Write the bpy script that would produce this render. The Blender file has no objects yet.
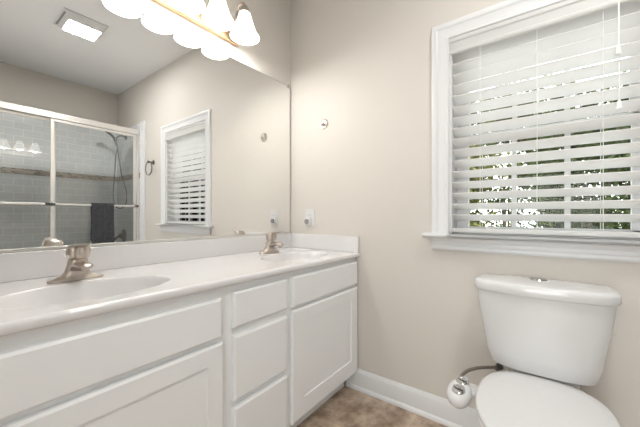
import bpy, bmesh, math, random
from mathutils import Vector, Matrix
from math import sin, cos, pi, radians

# ------------------------------------------------------------------ camera, sky, exposure
S = bpy.context.scene
COL = S.collection
R = random.Random(7)

cam_d = bpy.data.cameras.new('camera')
cam = bpy.data.objects.new('camera', cam_d)
COL.objects.link(cam)
S.camera = cam
cam_d.sensor_width = 36.0
cam_d.lens = 300.3 / 640 * 36.0
cam_d.shift_y = 1.97 / 640
cam_d.clip_start = 0.02
cam.location = (-1.6033, -1.4586, 1.05)
cam.rotation_euler = (radians(90), 0, radians(36.763 - 90))

S.view_settings.view_transform = 'Standard'
S.view_settings.look = 'None'
S.view_settings.gamma = 1.0
S.view_settings.use_curve_mapping = False
S.view_settings.exposure = 0.47

world = bpy.data.worlds.new('overcast_sky')
S.world = world
world.use_nodes = True
wn = world.node_tree.nodes['Background']
wn.inputs[0].default_value = (0.93, 0.97, 1.0, 1)
wn.inputs[1].default_value = 6.5

sun_d = bpy.data.lights.new('sun', 'SUN')
sun_d.energy = 2.0
sun_d.angle = radians(3)
sun_d.color = (1.0, 0.95, 0.86)
sun = bpy.data.objects.new('sun', sun_d)
COL.objects.link(sun)
sun.rotation_euler = (radians(12), radians(-48), 0)     # shines towards +x, from behind the house

# added unseen fill light, shining in through the doorway put in behind the camera
fill_d = bpy.data.lights.new('added_doorway_fill', 'AREA')
fill_d.shape = 'RECTANGLE'
fill_d.size, fill_d.size_y = 2.3, 2.2
fill_d.energy = 68.0
fill_d.color = (0.96, 0.985, 1.0)
fill = bpy.data.objects.new('added_doorway_fill', fill_d)
COL.objects.link(fill)
fill.location = (-3.5, -1.70, 1.30)
fill.rotation_euler = (0, radians(-90), 0)

BULB_W = 2.8          # each vanity bulb
SHADE_E = 2.2         # glow of the frosted shades
FAN_W = 12.0          # ceiling light
WARM = (1.0, 0.985, 0.96)


# ------------------------------------------------------------------ materials
def mat(name, color, rough=0.5, metal=0.0, spec=0.5, noise=0.0, nscale=8.0, bump=0.0, bscale=200.0, coat=0.0):
    m = bpy.data.materials.new(name)
    m.use_nodes = True
    nt = m.node_tree
    b = nt.nodes['Principled BSDF']
    b.inputs['Base Color'].default_value = (*color, 1)
    b.inputs['Roughness'].default_value = rough
    b.inputs['Metallic'].default_value = metal
    b.inputs['Specular IOR Level'].default_value = spec
    b.inputs['Coat Weight'].default_value = coat
    tc = nt.nodes.new('ShaderNodeTexCoord')
    if noise:
        n = nt.nodes.new('ShaderNodeTexNoise')
        n.inputs['Scale'].default_value = nscale
        n.inputs['Detail'].default_value = 5
        nt.links.new(tc.outputs['Object'], n.inputs['Vector'])
        r = nt.nodes.new('ShaderNodeValToRGB')
        r.color_ramp.elements[0].position = 0.3
        r.color_ramp.elements[1].position = 0.7
        r.color_ramp.elements[0].color = (*[c * (1 - noise) for c in color], 1)
        r.color_ramp.elements[1].color = (*[min(1, c * (1 + noise)) for c in color], 1)
        nt.links.new(n.outputs['Fac'], r.inputs['Fac'])
        nt.links.new(r.outputs['Color'], b.inputs['Base Color'])
    if bump:
        n2 = nt.nodes.new('ShaderNodeTexNoise')
        n2.inputs['Scale'].default_value = bscale
        nt.links.new(tc.outputs['Object'], n2.inputs['Vector'])
        bp = nt.nodes.new('ShaderNodeBump')
        bp.inputs['Strength'].default_value = bump
        bp.inputs['Distance'].default_value = 0.002
        nt.links.new(n2.outputs['Fac'], bp.inputs['Height'])
        nt.links.new(bp.outputs['Normal'], b.inputs['Normal'])
    return m


def emit_mat(name, color, strength):
    m = bpy.data.materials.new(name)
    m.use_nodes = True
    b = m.node_tree.nodes['Principled BSDF']
    b.inputs['Base Color'].default_value = (0.9, 0.88, 0.84, 1)
    b.inputs['Roughness'].default_value = 0.35
    b.inputs['Emission Color'].default_value = (*color, 1)
    b.inputs['Emission Strength'].default_value = strength
    return m


def glass_mat(name, tint, rough=0.0, refl=1.0):
    """thin pane: tinted straight-through light plus a fresnel reflection"""
    m = bpy.data.materials.new(name)
    m.use_nodes = True
    nt = m.node_tree
    nt.nodes.remove(nt.nodes['Principled BSDF'])
    out = nt.nodes['Material Output']
    tr = nt.nodes.new('ShaderNodeBsdfTransparent')
    tr.inputs[0].default_value = (*tint, 1)
    gl = nt.nodes.new('ShaderNodeBsdfGlossy')
    gl.inputs['Roughness'].default_value = rough
    gl.inputs['Color'].default_value = (refl, refl, refl, 1)
    fr = nt.nodes.new('ShaderNodeFresnel')
    fr.inputs['IOR'].default_value = 1.5
    mx = nt.nodes.new('ShaderNodeMixShader')
    nt.links.new(fr.outputs[0], mx.inputs[0])
    nt.links.new(tr.outputs[0], mx.inputs[1])
    nt.links.new(gl.outputs[0], mx.inputs[2])
    nt.links.new(mx.outputs[0], out.inputs['Surface'])
    return m


def brick_mat(name, c1, c2, mortar, w, h, plane, gap=0.0035, rough=0.2, offset=0.5, msmooth=0.1, stone=None):
    """tiles laid in the wall plane: 'xz', 'yz' or 'xy'"""
    m = bpy.data.materials.new(name)
    m.use_nodes = True
    nt = m.node_tree
    b = nt.nodes['Principled BSDF']
    b.inputs['Roughness'].default_value = rough
    tc = nt.nodes.new('ShaderNodeTexCoord')
    sp = nt.nodes.new('ShaderNodeSeparateXYZ')
    cb = nt.nodes.new('ShaderNodeCombineXYZ')
    nt.links.new(tc.outputs['Object'], sp.inputs[0])
    if plane == 'xy':                        # the floor tiles start at a joint off the corner
        of = nt.nodes.new('ShaderNodeVectorMath')
        of.inputs[1].default_value = (0.02, 0.255, 0)
        nt.links.new(tc.outputs['Object'], of.inputs[0])
        nt.links.new(of.outputs[0], sp.inputs[0])
    nt.links.new(sp.outputs['XYZ'.index(plane[0].upper())], cb.inputs[0])
    nt.links.new(sp.outputs['XYZ'.index(plane[1].upper())], cb.inputs[1])
    br = nt.nodes.new('ShaderNodeTexBrick')
    br.offset = offset
    br.inputs['Color1'].default_value = (*c1, 1)
    br.inputs['Color2'].default_value = (*c2, 1)
    br.inputs['Mortar'].default_value = (*mortar, 1)
    br.inputs['Scale'].default_value = 1.0
    br.inputs['Mortar Size'].default_value = gap
    br.inputs['Mortar Smooth'].default_value = msmooth
    br.inputs['Brick Width'].default_value = w
    br.inputs['Row Height'].default_value = h
    nt.links.new(cb.outputs[0], br.inputs['Vector'])
    src = br.outputs['Color']
    if stone:
        n = nt.nodes.new('ShaderNodeTexNoise')
        n.inputs['Scale'].default_value = stone[0]
        n.inputs['Detail'].default_value = 8
        n.inputs['Roughness'].default_value = 0.65
        n.inputs['Distortion'].default_value = 0.1
        nt.links.new(tc.outputs['Object'], n.inputs['Vector'])
        r = nt.nodes.new('ShaderNodeValToRGB')
        cr = r.color_ramp
        cr.elements[0].position = 0.36
        cr.elements[1].position = 0.66
        cr.elements[0].color = (*stone[1], 1)
        cr.elements[1].color = (*stone[3], 1)
        e = cr.elements.new(0.5)
        e.color = (*stone[2], 1)
        nt.links.new(n.outputs['Fac'], r.inputs['Fac'])
        mx = nt.nodes.new('ShaderNodeMix')
        mx.data_type = 'RGBA'
        mx.blend_type = 'MULTIPLY'
        mx.inputs['Factor'].default_value = 1.0
        nt.links.new(r.outputs['Color'], mx.inputs['A'])
        nt.links.new(br.outputs['Color'], mx.inputs['B'])
        src = mx.outputs['Result']
    nt.links.new(src, b.inputs['Base Color'])
    bp = nt.nodes.new('ShaderNodeBump')
    bp.inputs['Strength'].default_value = 0.4
    bp.inputs['Distance'].default_value = 0.002
    bp.invert = True
    nt.links.new(br.outputs['Fac'], bp.inputs['Height'])
    nt.links.new(bp.outputs['Normal'], b.inputs['Normal'])
    return m


M = {}
M['wall'] = mat('beige_wall_paint', (0.635, 0.600, 0.550), 0.65, spec=0.3, bump=0.08, bscale=260)
M['ceiling'] = mat('ceiling_paint', (0.88, 0.88, 0.88), 0.8, spec=0.2, bump=0.08, bscale=200)
M['trim'] = mat('white_trim_paint', (0.71, 0.715, 0.715), 0.35, bump=0.02)
M['cab'] = mat('white_cabinet_paint', (0.86, 0.868, 0.868), 0.38, bump=0.02)
M['toe'] = mat('toe_kick_paint', (0.45, 0.44, 0.42), 0.6)
M['marble'] = mat('cultured_marble', (0.735, 0.725, 0.72), 0.12, noise=0.012, nscale=6, coat=0.3)
M['china'] = mat('white_china', (0.68, 0.68, 0.675), 0.08, noise=0.004, nscale=3, coat=0.4)
M['plastic'] = mat('white_plastic', (0.69, 0.69, 0.685), 0.22, noise=0.004)
M['nickel'] = mat('brushed_nickel', (0.54, 0.48, 0.43), 0.32, metal=1, bump=0.04, bscale=500)
M['chrome'] = mat('polished_chrome', (0.62, 0.62, 0.62), 0.08, metal=1, noise=0.01)
M['silver'] = mat('satin_aluminium', (0.84, 0.82, 0.79), 0.36, metal=1, bump=0.02, bscale=400)
M['dark'] = mat('dark_bronze', (0.16, 0.155, 0.15), 0.3, metal=0.9, noise=0.05)
M['showerchrome'] = mat('aged_chrome', (0.36, 0.36, 0.355), 0.2, metal=1, noise=0.03)
M['hose'] = mat('braided_steel_hose', (0.17, 0.14, 0.115), 0.35, metal=0.3, bump=0.5, bscale=900)
M['brass'] = mat('warm_brass', (0.70, 0.50, 0.31), 0.25, metal=1, bump=0.02)
M['mirror'] = mat('silvered_glass', (0.93, 0.935, 0.925), 0.0, metal=1, noise=0.002)
M['glass'] = glass_mat('clear_window_glass', (0.97, 0.98, 0.975), refl=0.2)
M['showerglass'] = glass_mat('shower_glass', (0.985, 0.992, 0.99), refl=1.0)
M['clear'] = glass_mat('clear_plastic', (0.92, 0.93, 0.93), 0.05)
M['slat'] = mat('blind_slat_white', (0.88, 0.875, 0.86), 0.4, bump=0.02)
_nt = M['slat'].node_tree                        # thin white slats let a little daylight through
_tl = _nt.nodes.new('ShaderNodeBsdfTranslucent')
_tl.inputs[0].default_value = (0.93, 0.925, 0.91, 1)
_mx = _nt.nodes.new('ShaderNodeMixShader')
_mx.inputs[0].default_value = 0.55
_nt.links.new(_nt.nodes['Principled BSDF'].outputs[0], _mx.inputs[1])
_nt.links.new(_tl.outputs[0], _mx.inputs[2])
_nt.links.new(_mx.outputs[0], _nt.nodes['Material Output'].inputs['Surface'])
M['cord'] = mat('white_cord', (0.85, 0.85, 0.84), 0.8, bump=0.2)
M['towel'] = mat('charcoal_terry', (0.062, 0.064, 0.07), 0.95, spec=0.1, noise=0.25, nscale=60, bump=1.0, bscale=240)
M['greydial'] = mat('grey_plastic', (0.22, 0.21, 0.20), 0.4, noise=0.03)
M['shade'] = emit_mat('glowing_frosted_glass', (1.0, 0.95, 0.88), SHADE_E)
M['lens'] = emit_mat('glowing_lens', (1.0, 0.97, 0.92), 6.0)
M['tileb'] = brick_mat('subway_tile', (0.80, 0.825, 0.83), (0.75, 0.78, 0.79), (0.95, 0.95, 0.95), 0.152, 0.0765, 'xz')
M['tiles'] = brick_mat('subway_tile_side', (0.80, 0.825, 0.83), (0.75, 0.78, 0.79), (0.95, 0.95, 0.95), 0.152, 0.0765, 'yz')
M['mosb'] = brick_mat('mosaic_tile', (0.22, 0.17, 0.13), (0.62, 0.54, 0.44), (0.62, 0.58, 0.52), 0.036, 0.017, 'xz', gap=0.002)
M['moss'] = brick_mat('mosaic_tile_side', (0.22, 0.17, 0.13), (0.62, 0.54, 0.44), (0.62, 0.58, 0.52), 0.036, 0.017, 'yz', gap=0.002)
M['floor'] = brick_mat('stone_floor_tile', (1, 0.98, 0.96), (0.94, 0.92, 0.90), (1.06, 1.03, 1.0), 0.33, 0.33, 'xy', gap=0.004,
                       rough=0.35, offset=0.0, stone=(9.0, (0.24, 0.165, 0.115), (0.42, 0.325, 0.245), (0.62, 0.51, 0.41)))
M['carpet'] = mat('beige_carpet', (0.45, 0.40, 0.34), 0.95, noise=0.15, nscale=80, bump=0.8, bscale=300)
M['leaf'] = mat('leaf_green', (0.064, 0.080, 0.028), 0.8, spec=0.0, noise=0.6, nscale=9)
M['leafd'] = mat('leaf_dark_green', (0.038, 0.049, 0.020), 0.6, spec=0.0, noise=0.5, nscale=9)
M['leafy'] = mat('leaf_yellow_green', (0.105, 0.105, 0.038), 0.6, spec=0.0, noise=0.5, nscale=9)
M['bark'] = mat('bark', (0.12, 0.09, 0.065), 0.9, noise=0.4, nscale=20, bump=0.6, bscale=60)
M['grass'] = mat('lawn', (0.05, 0.07, 0.025), 0.9, noise=0.5, nscale=6)


# ------------------------------------------------------------------ mesh helpers
def obj(name, bm, material, parent=None, smooth=False, kind=None):
    bmesh.ops.recalc_face_normals(bm, faces=bm.faces)
    me = bpy.data.meshes.new(name)
    bm.to_mesh(me)
    bm.free()
    me.materials.append(material)
    if smooth:
        for p in me.polygons:
            p.use_smooth = True
        try:
            me.set_sharp_from_angle(angle=radians(smooth if smooth is not True else 40))
        except Exception:
            pass
    o = bpy.data.objects.new(name, me)
    COL.objects.link(o)
    if parent is not None:
        o.parent = parent
        o.matrix_parent_inverse = Matrix.Translation(parent.location).inverted()
    if kind:
        o['kind'] = kind
    return o


def thing(name, label, cat, loc, group=None):
    o = bpy.data.objects.new(name, None)
    o.empty_display_size = 0.05
    COL.objects.link(o)
    o.location = loc
    o['label'] = label
    o['category'] = cat
    if group:
        o['group'] = group
    return o


def tag(o, label, cat, group=None):
    o['label'] = label
    o['category'] = cat
    if group:
        o['group'] = group
    return o


def box(bm, x0, x1, y0, y1, z0, z1, bev=0.0, seg=2):
    r = bmesh.ops.create_cube(bm, size=1.0)
    vs = r['verts']
    for v in vs:
        v.co = Vector(((x0 + x1) / 2 + v.co.x * abs(x1 - x0), (y0 + y1) / 2 + v.co.y * abs(y1 - y0), (z0 + z1) / 2 + v.co.z * abs(z1 - z0)))
    if bev:
        es = set()
        for v in vs:
            es.update(v.link_edges)
        bmesh.ops.bevel(bm, geom=list(es), offset=bev, segments=seg, affect='EDGES', profile=0.5)
    return bm


def nb():
    return bmesh.new()


def bx(*a, **k):
    return box(nb(), *a, **k)


def smoothpath(pts, n=8):
    P = [Vector(p) for p in pts]
    if len(P) < 3:
        return P
    out = []
    for i in range(len(P) - 1):
        p0 = P[i - 1] if i else P[0] * 2 - P[1]
        p1, p2 = P[i], P[i + 1]
        p3 = P[i + 2] if i + 2 < len(P) else P[-1] * 2 - P[-2]
        for k in range(n):
            t = k / n
            out.append(0.5 * ((2 * p1) + (p2 - p0) * t + (2 * p0 - 5 * p1 + 4 * p2 - p3) * t * t + (3 * p1 - p0 - 3 * p2 + p3) * t ** 3))
    out.append(P[-1])
    return out


def tube(bm, pts, rad, seg=12, smooth=0, flat=None, up=None):
    """rad: number or list per point; flat: (a, b) factors on the two cross axes"""
    P = smoothpath(pts, smooth) if smooth else [Vector(p) for p in pts]
    n = len(P)
    if isinstance(rad, (int, float)):
        rr = [rad] * n
    else:
        m = len(rad)
        rr = []
        for i in range(n):
            t = i / (n - 1) * (m - 1)
            k = min(int(t), m - 2)
            rr.append(rad[k] + (rad[k + 1] - rad[k]) * (t - k))
    a, b = flat or (1, 1)
    rings = []
    ref = Vector(up) if up else None
    prev = None
    for i in range(n):
        d = (P[min(i + 1, n - 1)] - P[max(i - 1, 0)]).normalized()
        if prev is None:
            u = ref if ref else (Vector((0, 0, 1)) if abs(d.z) < 0.9 else Vector((1, 0, 0)))
        else:
            u = prev
        s = d.cross(u).normalized()
        u = s.cross(d).normalized()
        prev = u
        rings.append([bm.verts.new(P[i] + (s * cos(2 * pi * k / seg) * a + u * sin(2 * pi * k / seg) * b) * rr[i]) for k in range(seg)])
    for i in range(n - 1):
        for k in range(seg):
            bm.faces.new((rings[i][k], rings[i][(k + 1) % seg], rings[i + 1][(k + 1) % seg], rings[i + 1][k]))
    bm.faces.new(rings[0][::-1])
    bm.faces.new(rings[-1])
    return bm


def lathe(bm, prof, origin, axis='z', seg=32, cap=True):
    """prof: (radius, height) pairs about an axis through origin"""
    o = Vector(origin)
    ax = {'z': (Vector((1, 0, 0)), Vector((0, 1, 0)), Vector((0, 0, 1))),
          'x': (Vector((0, 1, 0)), Vector((0, 0, 1)), Vector((1, 0, 0))),
          'y': (Vector((1, 0, 0)), Vector((0, 0, 1)), Vector((0, 1, 0)))}
    if isinstance(axis, str):
        e1, e2, e3 = ax[axis]
    else:
        e3 = Vector(axis).normalized()
        e1 = e3.orthogonal().normalized()
        e2 = e3.cross(e1)
    rings = []
    for r, h in prof:
        rings.append([bm.verts.new(o + e3 * h + (e1 * cos(2 * pi * k / seg) + e2 * sin(2 * pi * k / seg)) * max(r, 1e-5)) for k in range(seg)])
    for i in range(len(rings) - 1):
        for k in range(seg):
            bm.faces.new((rings[i][k], rings[i][(k + 1) % seg], rings[i + 1][(k + 1) % seg], rings[i + 1][k]))
    if cap:
        bm.faces.new(rings[0][::-1])
        bm.faces.new(rings[-1])
    return bm


def loft(bm, rings, cap0=True, cap1=True):
    V = [[bm.verts.new(p) for p in r] for r in rings]
    n = len(V[0])
    for i in range(len(V) - 1):
        for k in range(n):
            bm.faces.new((V[i][k], V[i][(k + 1) % n], V[i + 1][(k + 1) % n], V[i + 1][k]))
    if cap0:
        bm.faces.new(V[0][::-1])
    if cap1:
        bm.faces.new(V[-1])
    return bm


def prism(bm, prof, a0, a1, axis):
    """extrude a closed 2-D profile along an axis; profile coords are the other two axes in order"""
    def mk(a, p):
        if axis == 'x':
            return (a, p[0], p[1])
        if axis == 'y':
            return (p[0], a, p[1])
        return (p[0], p[1], a)
    return loft(bm, [[mk(a0, p) for p in prof], [mk(a1, p) for p in prof]])


# ------------------------------------------------------------------ the room
XL, YB, ZC = -2.30, -3.144, 2.671
TH = 0.14
WY0, WY1, WZ0, WZ1 = -1.830, -1.075, 0.960, 1.936       # window opening in the window wall

obj('floor', bx(XL - TH, TH, YB - TH, TH, -0.10, 0.0), M['floor'], kind='structure')
obj('ceiling', bx(XL - TH, TH, YB - TH, TH, ZC, ZC + 0.10), M['ceiling'], kind='structure')
obj('wall_mirror_side', bx(XL - TH, TH, 0.0, TH, 0, ZC), M['wall'], kind='structure')
obj('wall_back', bx(XL - TH, TH, YB - TH, YB, 0, ZC), M['wall'], kind='structure')
w = nb()
box(w, 0, TH, WY1, 0, 0, ZC)
box(w, 0, TH, YB, WY0, 0, ZC)
box(w, 0, TH, WY0, WY1, 0, WZ0 - 0.02)
box(w, 0, TH, WY0, WY1, WZ1, ZC)
obj('wall_window_side', w, M['wall'], kind='structure')
w = nb()
DY0, DY1, DZ = -2.00, -1.12, 2.03  # doorway added out of view to let the fill light in
box(w, XL - TH, XL, DY1, 0, 0, ZC)
box(w, XL - TH, XL, YB, DY0, 0, ZC)
box(w, XL - TH, XL, DY0, DY1, DZ, ZC)
obj('wall_door_side', w, M['wall'], kind='structure')
# shower end wall at the foot of the tub
obj('wall_shower_end', bx(XL, -1.58, YB, -2.42, 0, ZC), M['wall'], kind='structure')

# unseen room added behind the camera to hold the fill light
obj('floor_added_room', bx(-5.2, XL - TH, YB, 0.6, -0.10, 0.0), M['carpet'], kind='structure')
obj('ceiling_added_room', bx(-5.2, XL - TH, YB, 0.6, ZC, ZC + 0.10), M['ceiling'], kind='structure')
w = nb()
box(w, -5.3, -5.2, YB - 0.1, 0.7, 0, ZC)
box(w, -5.2, XL - TH, 0.6, 0.7, 0, ZC)
box(w, -5.2, XL - TH, YB - 0.1, YB, 0, ZC)
obj('wall_added_room', w, M['wall'], kind='structure')

# baseboards with shoe moulding
def base_prof(t=0.015, h=0.1184):
    return [(0, 0), (-0.026, 0), (-0.026, 0.010), (-0.022, 0.017), (-t, 0.022), (-t, h - 0.022), (-t + 0.004, h - 0.012), (-t + 0.008, h - 0.004), (-t + 0.010, h), (0, h)]
b = prism(nb(), [(p[0], p[1]) for p in base_prof()], -2.315, -0.537, 'y')
box(b, -0.026, -0.002, -0.5365, -0.478, 0, 0.016)
box(b, -0.015, -0.002, -0.5365, -0.478, 0, 0.094)
obj('baseboard_window_side', b, M['trim'], kind='structure', smooth=30)
b = prism(nb(), [(p[0], p[1]) for p in base_prof()], -1.575, XL + 0.0, 'x')
for v in b.verts:
    pass
bmesh.ops.transform(b, matrix=Matrix.Identity(4), verts=b.verts)
obj('baseboard_mirror_side', b, M['trim'], kind='structure', smooth=30)
b = nb()
pr_ = [(XL - p[0], p[1]) for p in base_prof()]
prism(b, pr_, -0.03, DY1 + 0.085, 'y')
prism(b, pr_, DY0 - 0.085, -2.418, 'y')
obj('baseboard_door_side', b, M['trim'], kind='structure', smooth=30)

# door stands open into the added room so the fill light enters
DXA, DXB = XL - TH - 0.89, XL - TH - 0.01
door = obj('door_1', bx(DXA, DXB, DY0 - 0.04, DY0 - 0.004, 0.010, DZ - 0.02, bev=0.002), M['trim'], kind='structure')
for (za, zb) in ((0.18, 0.92), (1.06, 1.88)):
    for (xa, xb) in ((DXA + 0.11, DXA + 0.41), (DXA + 0.48, DXB - 0.11)):
        obj('door_panel', bx(xa, xb, DY0 - 0.006, DY0 + 0.002, za, zb, bev=0.004), M['trim'], door)
k = lathe(nb(), [(0.028, 0), (0.028, 0.006), (0.012, 0.012), (0.012, 0.035), (0.024, 0.045), (0.027, 0.058), (0.018, 0.070), (0.0, 0.072)], (DXA + 0.07, DY0 - 0.004, 0.95), 'y')
obj('door_knob', k, M['nickel'], door, smooth=True)


def casing_u(bm, y0, y1, z0, z1, x, sgn, prof):
    """mitred U of moulding round an opening in a wall at x; prof (u outward, t proud)"""
    rings = [[], [], [], []]
    for u, t in prof:
        X = x + sgn * t
        rings[0].append((X, y1 + u, z0))
        rings[1].append((X, y1 + u, z1 + u))
        rings[2].append((X, y0 - u, z1 + u))
        rings[3].append((X, y0 - u, z0))
    return loft(bm, rings)


CAS = [(0.0, 0.0), (0.0, 0.010), (0.004, 0.013), (0.010, 0.013), (0.014, 0.010), (0.028, 0.011), (0.050, 0.013), (0.056, 0.017),
       (0.060, 0.020), (0.066, 0.021), (0.076, 0.021), (0.082, 0.018), (0.083, 0.0)]
obj('trim_door', casing_u(nb(), DY0, DY1, 0, DZ, XL, 1, CAS), M['trim'], kind='structure', smooth=30)
j = nb()
box(j, XL - TH, XL, DY0, DY0 + 0.018, 0, DZ)
box(j, XL - TH, XL, DY1 - 0.018, DY1, 0, DZ)
box(j, XL - TH, XL, DY0, DY1, DZ - 0.018, DZ)
obj('trim_door_jamb', j, M['trim'], kind='structure')

# ------------------------------------------------------------------ window
win = bpy.data.objects.new('window_1', None)
COL.objects.link(win)
win.location = (0.0, (WY0 + WY1) / 2, WZ0)
win['kind'] = 'structure'
obj('casing', casing_u(nb(), WY0, WY1, WZ0, WZ1, 0.0, -1, CAS), M['trim'], win, smooth=30)
st = nb()
prof = [(0.075, 0.940), (-0.050, 0.940), (-0.056, 0.943), (-0.059, 0.950), (-0.056, 0.957), (-0.050, 0.960), (0.075, 0.960)]
prism(st, prof, WY0, WY1, 'y')
prism(st, [p if p[0] < 0 else (-0.001, p[1]) for p in prof], -1.949, -0.956, 'y')
obj('stool', st, M['trim'], win, smooth=30)
ap = nb()
prism(ap, [(-0.0005, 0.940), (-0.034, 0.940), (-0.032, 0.934), (-0.024, 0.926), (-0.020, 0.918), (-0.016, 0.915), (-0.016, 0.900), (-0.019, 0.896), (-0.019, 0.884), (-0.013, 0.875), (-0.0005, 0.875)], -1.913, -0.992, 'y')
obj('apron', ap, M['trim'], win, smooth=30)
jm = nb()
box(jm, 0.001, TH + 0.01, WY0 - 0.001, WY0 + 0.012, WZ0, WZ1)
box(jm, 0.001, TH + 0.01, WY1 - 0.012, WY1 + 0.001, WZ0, WZ1)
box(jm, 0.001, TH + 0.01, WY0, WY1, WZ1 - 0.012, WZ1 + 0.001)
box(jm, 0.076, TH + 0.03, WY0, WY1, WZ0 - 0.018, WZ0 + 0.004)
obj('jamb', jm, M['trim'], win)


def sash(x0, x1, z0, z1, name):
    f = nb()
    ya, yb = WY0 + 0.013, WY1 - 0.013
    sw = 0.058
    box(f, x0, x1, ya, ya + sw + 0.022, z0, z1, bev=0.004)
    box(f, x0, x1, yb - sw, yb, z0, z1, bev=0.004)
    box(f, x0, x1, ya + sw - 0.004, yb - sw + 0.004, z0, z0 + 0.028, bev=0.004)
    box(f, x0, x1, ya + sw - 0.004, yb - sw + 0.004, z1 - 0.040, z1, bev=0.004)
    o = obj(name, f, M['trim'], win)
    g = nb()
    xm = (x0 + x1) / 2
    for yy in (-1.343, -1.540):
        box(g, xm - 0.009, xm + 0.009, yy - 0.010, yy + 0.010, z0 + 0.027, z1 - 0.039)
    obj('muntins', g, M['trim'], o)
    obj('pane', bx(xm - 0.0015, xm + 0.0015, ya + sw - 0.003, yb - sw + 0.003, z0 + 0.026, z1 - 0.037), M['glass'], o)


sash(0.090, 0.118, WZ0 + 0.005, 1.462, 'lower_sash')
sash(0.120, 0.146, 1.428, WZ1 - 0.013, 'upper_sash')

# ------------------------------------------------------------------ blind
bl = thing('window_blind', 'white wooden slat blind, half open, hung inside the window frame', 'blind', (0.035, (WY0 + WY1) / 2, WZ0))
BY0, BY1 = WY0 + 0.006, WY1 - 0.006
va = nb()
prism(va, [(0.004, 1.857), (-0.008, 1.857), (-0.011, 1.861), (-0.011, 1.870), (-0.006, 1.876), (-0.006, 1.910), (-0.011, 1.916), (-0.011, 1.929), (-0.008, 1.9345), (0.004, 1.9345)], BY0 - 0.004, BY1 + 0.004, 'y')
obj('valance', va, M['slat'], bl, smooth=30)
obj('headrail', bx(0.008, 0.060, BY0 + 0.010, BY1 - 0.010, 1.886, 1.922), M['slat'], bl)
obj('end_bracket', bx(-0.006, 0.002, BY1 - 0.004, BY1 + 0.003, 1.828, 1.8565), M['slat'], bl)
SP, SW, XC = 0.0540, 0.0635, 0.034
TILT = radians(27)
slat_z = [1.0395 + SP * i for i in range(16)]
sl = nb()
for z in slat_z:
    n = 6
    top, bot = [], []
    for i in range(n + 1):
        s = (i / n - 0.5) * SW                       # negative is the room side
        crown = 0.0022 * (1 - (2 * s / SW) ** 2)
        for lst, dz in ((top, 0.0014), (bot, -0.0014)):
            px, pz = s, crown + dz
            lst.append((XC + px * cos(TILT) + pz * sin(TILT), z - px * sin(TILT) + pz * cos(TILT)))
    prism(sl, top + bot[::-1], BY0 + 0.008, BY1 - 0.004, 'y')
obj('slats', sl, M['slat'], bl)
obj('bottom_rail', bx(0.006, 0.062, BY0 + 0.008, BY1 - 0.004, 0.9665, 0.986, bev=0.004), M['slat'], bl)
for y in (-1.213, -1.433, -1.643):
    c = nb()
    for x in (XC - 0.033, XC + 0.033):
        tube(c, [(x, y, 0.985), (x, y, 1.884)], 0.0011, seg=6)
    for z in slat_z:
        tube(c, [(XC - 0.033, y, z + 0.014), (XC + 0.033, y, z - 0.021)], 0.0008, seg=4)
    obj('ladder_cord', c, M['cord'], bl)
for xc_, y, zt in ((-0.024, -1.682, 1.665), (-0.0125, -1.686, 1.462)):
    c = tube(nb(), [(xc_, y, 1.872), (xc_, y, zt + 0.02)], 0.0013, seg=6)
    pc = obj('pull_cord', c, M['cord'], bl)
    tz = lathe(nb(), [(0.003, 0.034), (0.005, 0.030), (0.0085, 0.006), (0.008, 0.0), (0.003, -0.002)], (xc_, y, zt - 0.008), 'z', seg=16)
    obj('tassel', tz, M['cord'], pc, smooth=True)

# ------------------------------------------------------------------ vanity cabinet
VX0, VX1 = -1.556, -0.003
FY = -0.536                     # face frame front
van = thing('vanity_cabinet', 'long white painted bathroom vanity cabinet under the white double-sink top', 'cabinet', ((VX0 + VX1) / 2, -0.27, 0))
c = nb()
box(c, VX0, VX1, FY, FY + 0.02, 0.098, 0.7995)
box(c, VX0, VX0 + 0.016, FY + 0.02, -0.003, 0.098, 0.7995)
box(c, VX1 - 0.016, VX1, FY + 0.02, -0.003, 0.098, 0.7995)
box(c, VX0 + 0.016, VX1 - 0.016, FY + 0.02, -0.003, 0.098, 0.114)
box(c, VX0 + 0.016, VX1 - 0.016, -0.012, -0.003, 0.114, 0.7995)
obj('cabinet_body', c, M['cab'], van)
obj('toe_kick', bx(VX0, VX1 - 0.03, FY + 0.065, FY + 0.080, 0.0, 0.098), M['cab'], van)


def front_slab(name, x0, x1, z0, z1, recess=None):
    yb, yf, ch = FY - 0.0005, FY - 0.0195, 0.007
    bm = nb()
    rings = [[(x0, yb, z0), (x1, yb, z0), (x1, yb, z1), (x0, yb, z1)],
             [(x0, yf + ch * 0.75, z0), (x1, yf + ch * 0.75, z0), (x1, yf + ch * 0.75, z1), (x0, yf + ch * 0.75, z1)],
             [(x0 + ch, yf, z0 + ch), (x1 - ch, yf, z0 + ch), (x1 - ch, yf, z1 - ch), (x0 + ch, yf, z1 - ch)]]
    if recess:                                  # flat panel sunk inside the stiles and rails
        a, b, c, d, e = *recess, 0.0025
        rings.append([(a, yf, c), (b, yf, c), (b, yf, d), (a, yf, d)])
        rings.append([(a + e, yf + 0.006, c + e), (b - e, yf + 0.006, c + e), (b - e, yf + 0.006, d - e), (a + e, yf + 0.006, d - e)])
    loft(bm, rings)
    return obj(name, bm, M['cab'], van)


front_slab('false_drawer_front', -0.594, -0.012, 0.635, 0.772)
front_slab('door', -0.600, -0.010, 0.108, 0.619, (-0.516, -0.084, 0.198, 0.558))
front_slab('drawer', -0.914, -0.630, 0.638, 0.769)
front_slab('drawer', -0.914, -0.630, 0.370, 0.607)
front_slab('drawer', -0.914, -0.630, 0.108, 0.346)
front_slab('false_drawer_front', -1.548, -0.965, 0.622, 0.759)
front_slab('door', -1.548, -0.960, 0.108, 0.604, (-1.485, -1.021, 0.198, 0.540))

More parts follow.
